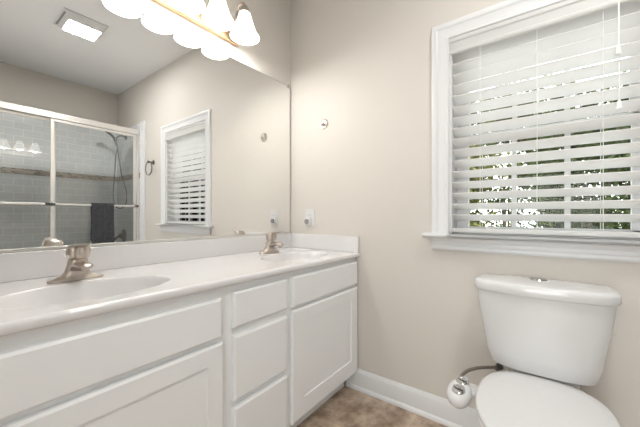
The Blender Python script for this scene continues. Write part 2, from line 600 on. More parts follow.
# ------------------------------------------------------------------ countertop with two moulded basins
CX0, CX1, CY0, CY1, CZ0, CZ1 = -1.572, -0.0015, -0.5642, -0.0015, 0.800, 0.8265
SINKS = [(-1.285, -0.350, 0.232, 0.150), (-0.345, -0.350, 0.225, 0.148)]
ct = thing('vanity_countertop', 'glossy white cultured marble countertop with two oval moulded sinks', 'countertop', ((CX0 + CX1) / 2, -0.28, CZ0))
bm = nb()
py0, py1 = CY0 + 0.012, -0.055
pxs = []
for (sx, sy, sa, sb) in SINKS:
    x0, x1 = sx - 0.27, min(sx + 0.27, CX1 - 0.01)
    pxs.append((x0, x1))
    n = 96
    inner, outer = [], []
    for k in range(n):
        t = 2 * pi * k / n
        inner.append(bm.verts.new((sx + sa * cos(t), sy + sb * sin(t), CZ1)))
        # matching point on the rectangle
        dx, dy = cos(t) * sa, sin(t) * sb
        fx = ((x1 - sx) if dx > 0 else (sx - x0)) / max(abs(dx), 1e-9)
        fy = ((py1 - sy) if dy > 0 else (sy - py0)) / max(abs(dy), 1e-9)
        f = min(fx, fy)
        outer.append(bm.verts.new((sx + dx * f, sy + dy * f, CZ1)))
    for k in range(n):
        bm.faces.new((inner[k], inner[(k + 1) % n], outer[(k + 1) % n], outer[k]))
    for (qx, qy) in ((x0, py0), (x1, py0), (x1, py1), (x0, py1)):
        c1 = bm.verts.new((qx, qy, CZ1))
        # corner gap: the two outer points either side of the corner
        on_y = [v for v in outer if abs(v.co.y - qy) < 1e-6]
        on_x = [v for v in outer if abs(v.co.x - qx) < 1e-6]
        a_ = min(on_y, key=lambda v: abs(v.co.x - qx))
        b_ = min(on_x, key=lambda v: abs(v.co.y - qy))
        if a_ is not b_:
            bm.faces.new((a_, c1, b_))
# flat areas round the sink patches
def quad(x0, x1, y0, y1, z=CZ1):
    bm.faces.new([bm.verts.new(p) for p in ((x0, y0, z), (x1, y0, z), (x1, y1, z), (x0, y1, z))])
xs = [CX0, pxs[0][0], pxs[0][1], pxs[1][0], pxs[1][1], CX1]
quad(xs[0], xs[1], py0, py1)
quad(xs[2], xs[3], py0, py1)
quad(xs[4], xs[5], py0, py1)
quad(CX0, CX1, py1, CY1)
# rounded front edge, underside, ends
prof = [(py0, CZ1), (CY0 + 0.007, CZ1 - 0.001), (CY0 + 0.002, CZ1 - 0.005), (CY0, CZ1 - 0.011), (CY0, CZ0 + 0.004), (CY0 + 0.004, CZ0), (CY1, CZ0), (CY1, CZ1)]
for i in range(len(prof) - 1):
    (a0, b0), (a1, b1) = prof[i], prof[i + 1]
    if i == 5:      # the underside stays open under the basins, closed by the cabinet; front lip only
        a1 = CY0 + 0.045
    bm.faces.new([bm.verts.new(p) for p in ((CX0, a0, b0), (CX1, a0, b0), (CX1, a1, b1), (CX0, a1, b1))])
for X in (CX0, CX1):
    bm.faces.new([bm.verts.new((X, p[0], p[1])) for p in prof])
bmesh.ops.remove_doubles(bm, verts=bm.verts, dist=1e-5)
obj('counter_slab', bm, M['marble'], ct, smooth=50)
for (sx, sy, sa, sb) in SINKS:
    bm = nb()
    rings = []
    for (f, dz) in ((1.0, 0), (0.985, -0.0012), (0.965, -0.005), (0.94, -0.013), (0.90, -0.030), (0.84, -0.055), (0.75, -0.082), (0.62, -0.105), (0.45, -0.120), (0.25, -0.128), (0.09, -0.131)):
        rings.append([(sx + sa * f * cos(2 * pi * k / 96), sy + 0.02 * (1 - f) + (sb * f if f > 0.2 else sa * f * 0.9) * sin(2 * pi * k / 96), CZ1 + dz) for k in range(96)])
    loft(bm, rings, cap0=False)
    bs = obj('basin', bm, M['marble'], ct, smooth=60)
    dr = lathe(nb(), [(0.010, 0.0), (0.022, 0.0005), (0.022, 0.002), (0.017, 0.003), (0.016, 0.0015), (0.012, 0.004), (0.0, 0.006)], (sx, sy + 0.018, CZ1 - 0.1305), 'z', seg=24)
    obj('drain', dr, M['nickel'], bs, smooth=True)
obj('backsplash', bx(CX0, CX1, -0.0215, -0.0015, CZ1 + 0.0002, 0.9237, bev=0.003), M['marble'], ct)
obj('side_splash', bx(-0.0215, -0.0015, CY0 + 0.004, -0.0218, CZ1 + 0.0002, 0.9237, bev=0.003), M['marble'], ct)


# ------------------------------------------------------------------ faucets
def faucet(x, y, label):
    z = CZ1 + 0.0004
    t = thing('faucet', label, 'faucet', (x, y, z), 'brushed nickel vanity faucets')
    bm = nb()
    rings = []
    # long low winged base that rises into the body
    def ring(hx, hy, zz, oy=0.0, n=2.4):
        out = []
        for k in range(36):
            a = 2 * pi * k / 36
            ca, sa_ = cos(a), sin(a)
            out.append((x + hx * math.copysign(abs(ca) ** (2 / n), ca), y + oy + hy * math.copysign(abs(sa_) ** (2 / n), sa_), z + zz))
        return out
    for a in ((0.078, 0.027, 0, 0, 2.6), (0.079, 0.028, 0.003, 0, 2.6), (0.077, 0.027, 0.006, 0, 2.5), (0.060, 0.0255, 0.011, 0, 2.2), (0.044, 0.025, 0.018, 0, 2.1),
              (0.036, 0.026, 0.028, -0.002, 2.1), (0.032, 0.025, 0.042, -0.006, 2.2), (0.029, 0.0245, 0.056, -0.011, 2.3), (0.028, 0.024, 0.069, -0.015, 2.3), (0.024, 0.021, 0.074, -0.016, 2.2)):
        rings.append(ring(*a))
    loft(bm, rings)
    obj('base_body', bm, M['nickel'], t, smooth=60)
    sp = tube(nb(), [(x, y - 0.012, z + 0.034), (x, y - 0.038, z + 0.050), (x, y - 0.066, z + 0.057), (x, y - 0.094, z + 0.055), (x, y - 0.106, z + 0.051)],
              [0.019, 0.021, 0.020, 0.0175, 0.011], seg=24, smooth=6, flat=(1.3, 0.55))
    so = obj('spout', sp, M['nickel'], t, smooth=60)
    ae = lathe(nb(), [(0.009, 0.006), (0.0105, 0.004), (0.0105, -0.006), (0.008, -0.007)], (x, y - 0.092, z + 0.042), 'z', seg=20)
    obj('aerator', ae, M['nickel'], so, smooth=True)
    # lever handle: domed cap that splits into two rounded lobes reaching forward
    hd = nb()
    rings = []
    for hx, hy, zz, nt_ in ((0.024, 0.021, 0.0805, 0.0), (0.030, 0.025, 0.084, 0.002), (0.0335, 0.027, 0.094, 0.008), (0.0350, 0.027, 0.106, 0.010), (0.0335, 0.026, 0.117, 0.008), (0.029, 0.023, 0.125, 0.003), (0.021, 0.017, 0.130, 0.0), (0.010, 0.008, 0.132, 0.0)):
        rg = []
        for (px_, py_, pz_) in ring(hx, hy, zz - 0.0065, -0.017 - (zz - 0.08) * 0.12, 2.3):
            if py_ < y - 0.018:                          # shallow groove down the front between the two facets
                py_ += nt_ * math.exp(-((px_ - x) / 0.007) ** 2)
            rg.append((px_, py_, pz_))
        rings.append(rg)
    loft(hd, rings)
    tube(hd, [(x, y - 0.008, z + 0.1165), (x, y - 0.038, z + 0.1215), (x, y - 0.066, z + 0.124), (x, y - 0.088, z + 0.127)], [0.019, 0.020, 0.017, 0.012], seg=20, smooth=5, flat=(1.15, 0.26))
    obj('lever_handle', hd, M['nickel'], t, smooth=60)
    ro = nb()
    tube(ro, [(x, y + 0.030, z + 0.004), (x, y + 0.030, z + 0.050)], 0.0025, seg=10)
    lathe(ro, [(0.0025, 0), (0.006, 0.003), (0.006, 0.008), (0.0, 0.011)], (x, y + 0.030, z + 0.050), 'z', seg=14)
    obj('lift_rod', ro, M['nickel'], t, smooth=True)
    return t


faucet(-1.272, -0.150, 'brushed nickel faucet at the nearer left sink, seen head on')
faucet(-0.340, -0.135, 'brushed nickel faucet at the far right sink near the corner')

# ------------------------------------------------------------------ wall mirror
MX0, MX1, MZ0, MZ1 = -1.560, -0.020, 0.9250, 1.9636
mr = thing('wall_mirror', 'large frameless wall mirror above the vanity backsplash', 'mirror', ((MX0 + MX1) / 2, -0.003, MZ0))
obj('mirror_glass', bx(MX0, MX1, -0.0070, -0.0015, MZ0 + 0.001, MZ1), M['mirror'], mr)
ch = nb()
box(ch, MX0, MX1, -0.0105, -0.0072, MZ0, MZ0 + 0.011, bev=0.0008)
obj('bottom_channel', ch, M['silver'], mr)
e = nb()
box(e, MX1, MX1 + 0.0018, -0.0075, -0.0012, MZ0, MZ1 + 0.0018)
box(e, MX0, MX1, -0.0075, -0.0012, MZ1, MZ1 + 0.0018)
obj('glass_edge', e, M['greydial'], mr)
for x in (-0.034, -0.80):
    obj('mirror_clip', bx(x - 0.009, x + 0.009, -0.0125, -0.0078, MZ1 - 0.012, MZ1 + 0.010, bev=0.002), M['clear'], mr)

# ------------------------------------------------------------------ vanity light
LX0, LX1, LZ0, LZ1 = -1.085, -0.475, 2.045, 2.165
SHX = [-0.530, -0.697, -0.862, -1.027]
SHY, RIMZ, DZL = -0.142, 2.028, 0.030
vl = thing('vanity_light', 'four-lamp bath bar light with frosted bell shades above the mirror', 'light', ((LX0 + LX1) / 2, -0.02, LZ0))
obj('backplate', bx(LX0, LX1, -0.024, -0.0015, LZ0, LZ1, bev=0.006, seg=3), M['brass'], vl, smooth=40)
for i, sx in enumerate(SHX):
    ar = nb()
    lathe(ar, [(0.020, 0), (0.020, -0.006), (0.010, -0.012), (0.007, -0.016)], (sx, -0.024, 2.120), 'y', seg=20)
    tube(ar, [(sx, -0.036, 2.120), (sx, -0.058, 2.150), (sx, -0.078, 2.172 + DZL), (sx, -0.105, 2.196 + DZL), (sx, -0.130, 2.190 + DZL), (sx, SHY, 2.166 + DZL)], 0.0062, seg=12, smooth=6)
    lathe(ar, [(0.006, 0.044), (0.014, 0.040), (0.022, 0.026), (0.026, 0.012), (0.030, 0.004), (0.030, 0.0), (0.0, 0.0)], (sx, SHY, 2.128 + DZL), 'z', seg=24)
    a = obj('lamp_arm', ar, M['nickel'], vl, smooth=50)
    sh = nb()
    out = [(0.027, 2.164), (0.031, 2.154), (0.036, 2.134), (0.043, 2.110), (0.051, 2.086), (0.060, 2.062), (0.070, 2.042), (0.079, RIMZ)]
    pr2 = [(r, z) for r, z in out] + [(r - 0.003, z + 0.001) for r, z in out[::-1]]
    lathe(sh, [(r, z - 2.0) for r, z in pr2], (sx, SHY, 2.0), 'z', seg=40, cap=False)
    obj('lamp_shade', sh, M['shade'], vl, smooth=60)
    bu = lathe(nb(), [(0.0, 0.0), (0.014, 0.003), (0.024, 0.012), (0.028, 0.026), (0.024, 0.042), (0.015, 0.056), (0.012, 0.075), (0.012, 0.085)], (sx, SHY, 2.035 + DZL), 'z', seg=24)
    obj('bulb', bu, M['shade'], vl, smooth=True)
    ld = bpy.data.lights.new('bulb_light', 'POINT')
    ld.energy = BULB_W
    ld.color = WARM
    ld.shadow_soft_size = 0.03
    lo = bpy.data.objects.new('bulb_light', ld)
    COL.objects.link(lo)
    lo.location = (sx, SHY, 2.035)

# ------------------------------------------------------------------ ceiling fan light
cf = thing('ceiling_fan_light', 'square white exhaust fan with a lit lens set in the ceiling', 'light', (-0.775, -1.70, ZC))
fr = nb()
fx0, fx1, fy0, fy1 = -0.925, -0.625, -1.865, -1.545
box(fr, fx0, fx1, fy0, fy1, ZC - 0.012, ZC - 0.0005, bev=0.004)
obj('grille_frame', fr, M['plastic'], cf)
hs = nb()
rings = [[(fx0 + 0.02, fy0 + 0.015, ZC - 0.012), (fx1 - 0.015, fy0 + 0.015, ZC - 0.012), (fx1 - 0.015, fy1 - 0.015, ZC - 0.012), (fx0 + 0.02, fy1 - 0.015, ZC - 0.012)],
         [(-0.880, -1.845, ZC - 0.030), (-0.642, -1.845, ZC - 0.030), (-0.642, -1.62, ZC - 0.030), (-0.880, -1.62, ZC - 0.030)]]
loft(hs, rings)
obj('grille_hood', hs, M['plastic'], cf)
obj('lens', bx(-0.866, -0.648, -1.822, -1.652, ZC - 0.036, ZC - 0.0302, bev=0.003), M['lens'], cf)
vt = nb()
for i in range(7):
    y = -1.83 + i * 0.036
    box(vt, -0.915, -0.893, y, y + 0.022, ZC - 0.0150, ZC - 0.0118)
obj('vent_slots', vt, M['greydial'], cf)
ld = bpy.data.lights.new('fan_lamp', 'AREA')
ld.shape = 'RECTANGLE'
ld.size, ld.size_y = 0.22, 0.20
ld.energy = FAN_W
ld.color = (1.0, 0.99, 0.97)
lo = bpy.data.objects.new('fan_lamp', ld)
COL.objects.link(lo)
lo.location = (-0.761, -1.735, ZC - 0.038)

# ------------------------------------------------------------------ things on the window wall
hk = thing('towel_post', 'round nickel towel post on the wall beside the mirror', 'hook', (0, -0.294, 1.654))
bm = lathe(nb(), [(0.034, -0.0012), (0.034, -0.003), (0.031, -0.006), (0.026, -0.0055), (0.024, -0.005), (0.018, -0.006), (0.012, -0.009), (0.0, -0.010)], (0, -0.294, 1.654), 'x', seg=32)
obj('rosette', bm, M['nickel'], hk, smooth=40)
bm = lathe(nb(), [(0.006, -0.010), (0.006, -0.016), (0.010, -0.018), (0.010, -0.024), (0.007, -0.026), (0.0, -0.026)], (0, -0.294, 1.654), 'x', seg=24)
obj('post', bm, M['nickel'], hk, smooth=40)

ol = thing('wall_outlet', 'white wall outlet plate just above the side splash', 'outlet', (0, -0.178, 1.035))
obj('cover_plate', bx(-0.0070, -0.0012, -0.218, -0.142, 0.976, 1.092, bev=0.002), M['plastic'], ol)
obj('receptacle', bx(-0.0092, -0.0072, -0.196, -0.164, 1.000, 1.068, bev=0.0008), M['plastic'], ol)
sl_ = nb()
for y in (-0.187, -0.173):
    box(sl_, -0.0098, -0.0091, y - 0.0012, y + 0.0012, 1.046, 1.058)
obj('slot', sl_, M['greydial'], ol)
pg = thing('plug_in_night_light', 'small plug-in with a round grey face stuck in the wall outlet', 'night light', (-0.0095, -0.165, 1.012))
obj('plug_body', bx(-0.028, -0.0099, -0.194, -0.150, 0.985, 1.034, bev=0.006, seg=3), M['plastic'], pg, smooth=40)
bm = lathe(nb(), [(0.0175, 0), (0.0175, -0.006), (0.014, -0.010), (0.0, -0.0105)], (-0.0282, -0.170, 1.009), 'x', seg=28)
obj('round_face', bm, M['greydial'], pg, smooth=40)

tr = thing('towel_ring', 'dark towel ring on the wall between shower and window', 'towel ring', (0, -2.105, 1.655))
bm = lathe(nb(), [(0.026, -0.0012), (0.026, -0.006), (0.020, -0.010), (0.010, -0.014), (0.009, -0.048), (0.014, -0.052), (0.014, -0.062), (0.0, -0.064)], (0, -2.115, 1.652), 'x', seg=28)
obj('mount', bm, M['dark'], tr, smooth=40)
pts = [(-0.053, -2.115 + 0.0 + 0.076 * sin(a), 1.580 + 0.076 * cos(a)) for a in [2 * pi * k / 40 for k in range(41)]]
obj('ring', tube(nb(), pts, 0.005, seg=10), M['dark'], tr, smooth=True)

# ------------------------------------------------------------------ toilet
TY = -1.453
to = thing('toilet', 'white two-piece toilet with its lid down beneath the window', 'toilet', (-0.33, TY, 0))


def srect(cx, cy, hx, hy, z, n=3.4, k=64, bow=0.0):
    out = []
    for i in range(k):
        a = 2 * pi * i / k
        ca, sa_ = cos(a), sin(a)
        X = hx * math.copysign(abs(ca) ** (2 / n), ca)
        Y = hy * math.copysign(abs(sa_) ** (2 / n), sa_)
        if X < 0:
            X -= bow * (1 - (Y / hy) ** 2)
        out.append((cx + X, cy + Y, z))
    return out


TK = TY + 0.009
bm = loft(nb(), [srect(-0.105, TK, 0.062, 0.130, 0.436, 3.0), srect(-0.108, TK, 0.076, 0.164, 0.439, 3.2, bow=0.008), srect(-0.109, TK, 0.081, 0.173, 0.447, 3.4, bow=0.012), srect(-0.1105, TK, 0.085, 0.187, 0.500, 3.6, bow=0.016),
                 srect(-0.1115, TK, 0.088, 0.200, 0.590, 3.8, bow=0.019), srect(-0.112, TK, 0.090, 0.213, 0.670, 4.0, bow=0.021), srect(-0.1125, TK, 0.091, 0.219, 0.740, 4.2, bow=0.022)])
tank = obj('tank', bm, M['china'], to, smooth=60)
bm = loft(nb(), [srect(-0.113, TK, 0.092, 0.220, 0.7405, 4.2, bow=0.022), srect(-0.114, TK, 0.098, 0.227, 0.7425, 4.2, bow=0.022), srect(-0.114, TK, 0.100, 0.230, 0.748, 4.2, bow=0.022),
                 srect(-0.114, TK, 0.100, 0.230, 0.770, 4.2, bow=0.022), srect(-0.114, TK, 0.0985, 0.228, 0.777, 4.1, bow=0.022), srect(-0.114, TK, 0.094, 0.221, 0.7825, 4.0, bow=0.021),
                 srect(-0.114, TK, 0.085, 0.205, 0.7855, 3.8, bow=0.018), srect(-0.114, TK, 0.05, 0.14, 0.7885, 3.4, bow=0.012), srect(-0.114, TK, 0.02, 0.06, 0.7895, 3.0, bow=0.005)])
lid = obj('tank_lid', bm, M['china'], to, smooth=60)
bm = lathe(nb(), [(0.030, -0.004), (0.032, 0.0005), (0.030, 0.003), (0.0275, 0.003)], (-0.095, -1.439, 0.7895), 'z', seg=32, cap=True)
fb = obj('flush_button', bm, M['chrome'], lid, smooth=40)
for s in (-1, 1):
    bm = nb()
    pts = [(-0.095 + 0.026 * cos(a), -1.439 + s * 0.0012 + s * 0.026 * sin(a)) for a in [pi * k / 16 for k in range(17)]]
    loft(bm, [[(p[0], p[1], 0.7920) for p in pts], [(p[0], p[1], 0.7950) for p in pts], [(-0.095 + (p[0] + 0.095) * 0.8, -1.439 + (p[1] + 1.439) * 0.8 + s * 0.001, 0.7965) for p in pts]])
    obj('button_half', bm, M['chrome'], fb, smooth=40)


def egg(xb, xf, hw, z, sc=1.0, k=72, cxm=0.44):
    """toilet seat outline: squarish at the hinge (xb), round at the front (xf)"""
    xc = xb + (xf - xb) * cxm
    out = []
    for i in range(k):
        a = 2 * pi * i / k
        ca, sa_ = cos(a), sin(a)
        n = 2.0 if ca < 0 else 2.7
        L = (xc - xf) if ca < 0 else (xb - xc)
        X = L * math.copysign(abs(ca) ** (2 / n), ca)
        Y = hw * math.copysign(abs(sa_) ** (2 / n), sa_)
        out.append((xc + X * sc, TY + Y * sc, z))
    return out


E_ = (-0.185, -0.685, 0.187)
LZ = 0.016
bm = loft(nb(), [egg(*E_, 0.4165, 0.97), egg(*E_, 0.4180, 0.995), egg(*E_, 0.4280, 1.0), egg(*E_, 0.4340, 0.99), egg(*E_, 0.4380, 0.95), egg(*E_, 0.4405, 0.80), egg(*E_, 0.4415, 0.4)])
sl2 = obj('seat_lid', bm, M['plastic'], to, smooth=50)
bm = loft(nb(), [egg(*E_, 0.3960, 0.975), egg(*E_, 0.3980, 0.998), egg(*E_, 0.4080, 1.003), egg(*E_, 0.4150, 0.985)])
obj('seat', bm, M['plastic'], to, smooth=50)
for q in (-1, 1):
    hg = tube(nb(), [(-0.180, TY + q * 0.050, 0.4195), (-0.180, TY + q * 0.090, 0.4195)], 0.009, seg=14)
    obj('seat_hinge', hg, M['plastic'], to, smooth=50)
# bowl and pedestal
def bowl(xb, xf, hw, z, n=2.2, k=72):
    cx_, hx = (xb + xf) / 2, (xb - xf) / 2
    return srect(cx_, TY, hx, hw, z, n, k)
bm = loft(nb(), [bowl(-0.10, -0.50, 0.105, 0.001, 2.8), bowl(-0.10, -0.50, 0.104, 0.03, 2.8), bowl(-0.10, -0.48, 0.098, 0.06, 2.6), bowl(-0.10, -0.47, 0.095, 0.14, 2.4), bowl(-0.09, -0.50, 0.105, 0.20, 2.3),
                 bowl(-0.07, -0.57, 0.135, 0.27, 2.2), bowl(-0.05, -0.635, 0.165, 0.34, 2.2), bowl(-0.04, -0.665, 0.180, 0.380, 2.3), bowl(-0.04, -0.668, 0.180, 0.391, 2.3), bowl(-0.05, -0.655, 0.170, 0.3945, 2.3)])
obj('bowl', bm, M['china'], to, smooth=60)
bm = loft(nb(), [srect(-0.100, TY, 0.060, 0.110, 0.385, 3.0), srect(-0.100, TY, 0.065, 0.115, 0.392, 3.0), srect(-0.100, TY, 0.062, 0.112, 0.410, 3.0), srect(-0.100, TY, 0.055, 0.100, 0.4355, 3.0)])
obj('tank_shelf', bm, M['china'], to, smooth=60)

# bidet attachment
bd = thing('bidet_attachment', 'white bidet control with two chrome knobs at the toilet seat side', 'bidet', (-0.43, -1.235, 0.40))
BC = Vector((-0.430, -1.212, 0.405))
bm = nb()
ax = Vector((-0.30, 0.10, 0.95)).normalized()
lathe(bm, [(0.0, -0.034), (0.025, -0.033), (0.040, -0.024), (0.048, -0.010), (0.050, 0.004), (0.047, 0.017), (0.039, 0.027), (0.026, 0.033), (0.0, 0.035)], BC, ax, seg=36)
for v in bm.verts:
    dx = v.co - BC
    v.co = BC + Vector((dx.x * 1.18, dx.y * 0.84, dx.z))
obj('control_housing', bm, M['plastic'], bd, smooth=60)
for (ox, oy) in ((0.030, -0.010), (-0.016, -0.006)):
    kb = BC + Vector((ox * 1.0, oy, 0.0)) + ax * 0.030 + Vector((0, 0, ox * 0.25))
    bm = lathe(nb(), [(0.022, -0.008), (0.022, 0.006), (0.019, 0.009), (0.0, 0.0095)], kb, ax, seg=28)
    kn = obj('knob', bm, M['chrome'], bd, smooth=40)
    e1 = Vector((0.35, 0.9, 0.0)).normalized()
    bm = tube(nb(), [kb + ax * 0.012 - e1 * 0.018, kb + ax * 0.015, kb + ax * 0.012 + e1 * 0.018], [0.003, 0.006, 0.003], seg=10, smooth=3)
    obj('knob_grip', bm, M['chrome'], kn, smooth=60)
obj('mounting_arm', bx(-0.405, -0.335, -1.2605, -1.208, 0.392, 0.408, bev=0.004), M['plastic'], bd, smooth=40)
bm = tube(nb(), [(-0.398, -1.205, 0.425), (-0.384, -1.206, 0.440), (-0.340, -1.216, 0.448), (-0.280, -1.240, 0.444), (-0.225, -1.268, 0.434), (-0.165, -1.302, 0.420)], 0.0065, seg=10, smooth=6)
hs_ = obj('supply_hose', bm, M['hose'], bd, smooth=True)
bm = nb()
lathe(bm, [(0.008, -0.016), (0.011, -0.014), (0.011, 0.000), (0.014, 0.001), (0.014, 0.012), (0.008, 0.014)], (-0.158, -1.306, 0.419), Vector((0.84, -0.48, 0.20)), seg=10)
obj('hose_nut', bm, M['dark'], hs_, smooth=30)

# ------------------------------------------------------------------ shower
TT = 2.155
obj('wall_tile_back', bx(-1.58, -0.0125, YB + 0.0005, YB + 0.012, 0.42, TT), M['tileb'], kind='structure')
obj('wall_tile_side', bx(-0.012, -0.0005, YB + 0.0005, -2.42, 0.42, TT), M['tiles'], kind='structure')
obj('wall_tile_end', bx(-1.5795, -1.568, YB + 0.0125, -2.425, 0.42, TT), M['tiles'], kind='structure')
obj('trim_tile_edge', bx(-0.016, -0.0005, -2.4195, -2.318, 0.0, TT + 0.012, bev=0.003), M['trim'], kind='structure')
obj('trim_mosaic_back', bx(-1.565, -0.0165, YB + 0.012, YB + 0.0155, 1.500, 1.562), M['mosb'], kind='structure')
obj('trim_mosaic_side', bx(-0.0155, -0.012, YB + 0.0160, -2.4205, 1.500, 1.562), M['moss'], kind='structure')

tb = thing('bathtub', 'white bathtub behind the sliding glass shower doors', 'bathtub', (-0.79, -2.78, 0))
bm = nb()
tx0, tx1, ty0, ty1, tz = -1.567, -0.0135, YB + 0.0125, -2.425, 0.42
box(bm, tx0, tx1, ty1 - 0.012, ty1, 0.0, tz - 0.02)
def rr(x0, x1, y0, y1, z, r, k=8):
    out = []
    for (cx_, cy_, a0) in ((x1 - r, y1 - r, 0), (x0 + r, y1 - r, pi / 2), (x0 + r, y0 + r, pi), (x1 - r, y0 + r, 1.5 * pi)):
        for i in range(k + 1):
            a = a0 + pi / 2 * i / k
            out.append((cx_ + r * cos(a), cy_ + r * sin(a), z))
    return out
loft(bm, [rr(tx0, tx1, ty0, ty1, tz - 0.025, 0.012), rr(tx0, tx1, ty0, ty1, tz - 0.006, 0.012), rr(tx0 + 0.006, tx1 - 0.006, ty0 + 0.006, ty1 - 0.006, tz, 0.012), rr(tx0 + 0.09, tx1 - 0.09, ty0 + 0.06, ty1 - 0.10, tz, 0.12),
          rr(tx0 + 0.105, tx1 - 0.105, ty0 + 0.075, ty1 - 0.115, tz - 0.02, 0.12), rr(tx0 + 0.16, tx1 - 0.16, ty0 + 0.12, ty1 - 0.16, 0.10, 0.12), rr(tx0 + 0.22, tx1 - 0.22, ty0 + 0.17, ty1 - 0.21, 0.07, 0.10)], cap0=False)
obj('tub_shell', bm, M['china'], tb, smooth=50)

SY = -2.468
sf = thing('shower_door_frame', 'satin aluminium frame of the sliding shower doors on the tub rim', 'shower frame', (-0.79, SY, tz))
obj('top_rail', bx(-1.565, -0.018, SY - 0.028, SY + 0.028, 2.012, 2.072, bev=0.004), M['silver'], sf)
obj('bottom_track', bx(-1.565, -0.018, SY - 0.026, SY + 0.026, tz + 0.001, tz + 0.028, bev=0.003), M['silver'], sf)
for x0 in (-1.565, -0.046):
    obj('wall_jamb', bx(x0, x0 + 0.028, SY - 0.022, SY + 0.022, tz + 0.029, 2.011, bev=0.003), M['silver'], sf)


def shower_panel(x0, x1, y, label, bar_y, bar_x0, bar_x1):
    t = thing('shower_door_panel', label, 'shower door', ((x0 + x1) / 2, y, tz + 0.03), 'sliding shower door panels')
    z0, z1 = tz + 0.034, 2.008
    f = nb()
    box(f, x0, x0 + 0.030, y - 0.008, y + 0.008, z0, z1, bev=0.002)
    box(f, x1 - 0.030, x1, y - 0.008, y + 0.008, z0, z1, bev=0.002)
    box(f, x0 + 0.030, x1 - 0.030, y - 0.007, y + 0.007, z1 - 0.026, z1, bev=0.002)
    box(f, x0 + 0.030, x1 - 0.030, y - 0.007, y + 0.007, z0, z0 + 0.026, bev=0.002)
    obj('panel_frame', f, M['silver'], t)
    obj('panel_glass', bx(x0 + 0.027, x1 - 0.027, y - 0.0025, y + 0.0025, z0 + 0.020, z1 - 0.020), M['showerglass'], t)
    bm = nb()
    box(bm, bar_x0, bar_x1, bar_y - 0.006, bar_y + 0.006, 1.150, 1.172, bev=0.003)
    obj('towel_bar', bm, M['silver'], t)
    for xx in (bar_x0 + 0.012, bar_x1 - 0.012):
        ya, yb = sorted((y + math.copysign(0.0085, bar_y - y), bar_y + math.copysign(0.006, bar_y - y)))
        obj('bar_bracket', bx(xx - 0.020, xx + 0.020, ya, yb, 1.148, 1.174, bev=0.002), M['dark'], t)
    return t


shower_panel(-0.824, -0.050, SY + 0.013, 'right sliding glass shower panel with a charcoal towel on its bar', SY + 0.058, -0.824, -0.050)
shower_panel(-1.535, -0.776, SY - 0.013, 'left sliding glass shower panel reflecting the vanity lights', SY + 0.045, -1.535, -0.838)

# towel folded over the bar
bm = nb()
tx_0, tx_1 = -0.503, -0.298
BYc = SY + 0.058
nx, ns = 26, 60
prof = []
zt = 1.1815
for i in range(ns + 1):
    s = i / ns
    if s < 0.44:
        prof.append((BYc - 0.0125, 0.78 + (1.168 - 0.78) * (s / 0.44)))
    elif s < 0.52:
        a = pi * (s - 0.44) / 0.08
        prof.append((BYc - 0.0125 * cos(a), 1.168 + 0.013 * sin(a)))
    else:
        prof.append((BYc + 0.0125, 1.168 - (1.168 - 0.62) * ((s - 0.52) / 0.48)))
outer, inner = [], []
for i, (y, z) in enumerate(prof):
    ro, ri = [], []
    for k in range(nx + 1):
        u = k / nx
        sag = max(0.0, 1.168 - z)
        wob = 0.005 * sin(u * 11 + 0.5) * min(1, sag * 5)
        sgn = 1 if y > BYc else -1
        xx = tx_0 + (tx_1 - tx_0) * u + 0.004 * sin(z * 17) * (u - 0.5) * min(1, sag * 4)
        yo = y + sgn * (0.003 + abs(wob) if abs(z - 1.168) > 0.001 or True else 0)
        ro.append(bm.verts.new((xx, yo + sgn * 0.003, z + (0.004 if z > 1.172 else 0))))
        ri.append(bm.verts.new((xx, y, z)))
    outer.append(ro)
    inner.append(ri)
for L in (outer, inner):
    for i in range(ns):
        for k in range(nx):
            bm.faces.new((L[i][k], L[i][k + 1], L[i + 1][k + 1], L[i + 1][k]))
for i in range(ns):
    for k in (0, nx):
        bm.faces.new((outer[i][k], outer[i + 1][k], inner[i + 1][k], inner[i][k]))
for i in (0, ns):
    for k in range(nx):
        bm.faces.new((outer[i][k], outer[i][k + 1], inner[i][k + 1], inner[i][k]))
tag(obj('bath_towel', bm, M['towel'], smooth=60), 'charcoal grey towel folded over the shower door bar', 'towel')

# hand shower on the side wall
sx_ = -0.0125
SHY_ = -2.83
hw = thing('hand_shower', 'chrome hand shower with a looped hose on the tiled wall', 'shower head', (sx_, SHY_, 2.03))
bm = lathe(nb(), [(0.032, -0.0006), (0.032, -0.004), (0.022, -0.010), (0.012, -0.012)], (sx_, SHY_, 2.045), 'x', seg=24)
tube(bm, [(sx_ - 0.006, SHY_, 2.045), (sx_ - 0.05, SHY_, 2.055), (sx_ - 0.09, SHY_, 2.040), (sx_ - 0.115, SHY_, 2.010)], 0.010, seg=12, smooth=5)
obj('shower_arm', bm, M['showerchrome'], hw, smooth=50)
bm = nb()
lathe(bm, [(0.014, 0.0), (0.018, 0.006), (0.018, 0.040), (0.012, 0.046)], (sx_ - 0.120, SHY_, 1.972), 'z', seg=18)
obj('holder', bm, M['showerchrome'], hw, smooth=50)
bm = tube(nb(), [(sx_ - 0.105, SHY_, 1.905), (sx_ - 0.120, SHY_, 1.965), (sx_ - 0.155, SHY_ + 0.005, 2.030), (sx_ - 0.245, SHY_ + 0.01, 2.085), (sx_ - 0.300, SHY_ + 0.012, 2.115)], [0.011, 0.013, 0.013, 0.015, 0.024], seg=16, smooth=6)
lathe(bm, [(0.030, 0.012), (0.044, 0.006), (0.046, -0.008), (0.042, -0.014), (0.0, -0.015)], (sx_ - 0.310, SHY_ + 0.012, 2.108), Vector((0.45, 0, 1)), seg=28)
obj('hand_piece', bm, M['showerchrome'], hw, smooth=50)
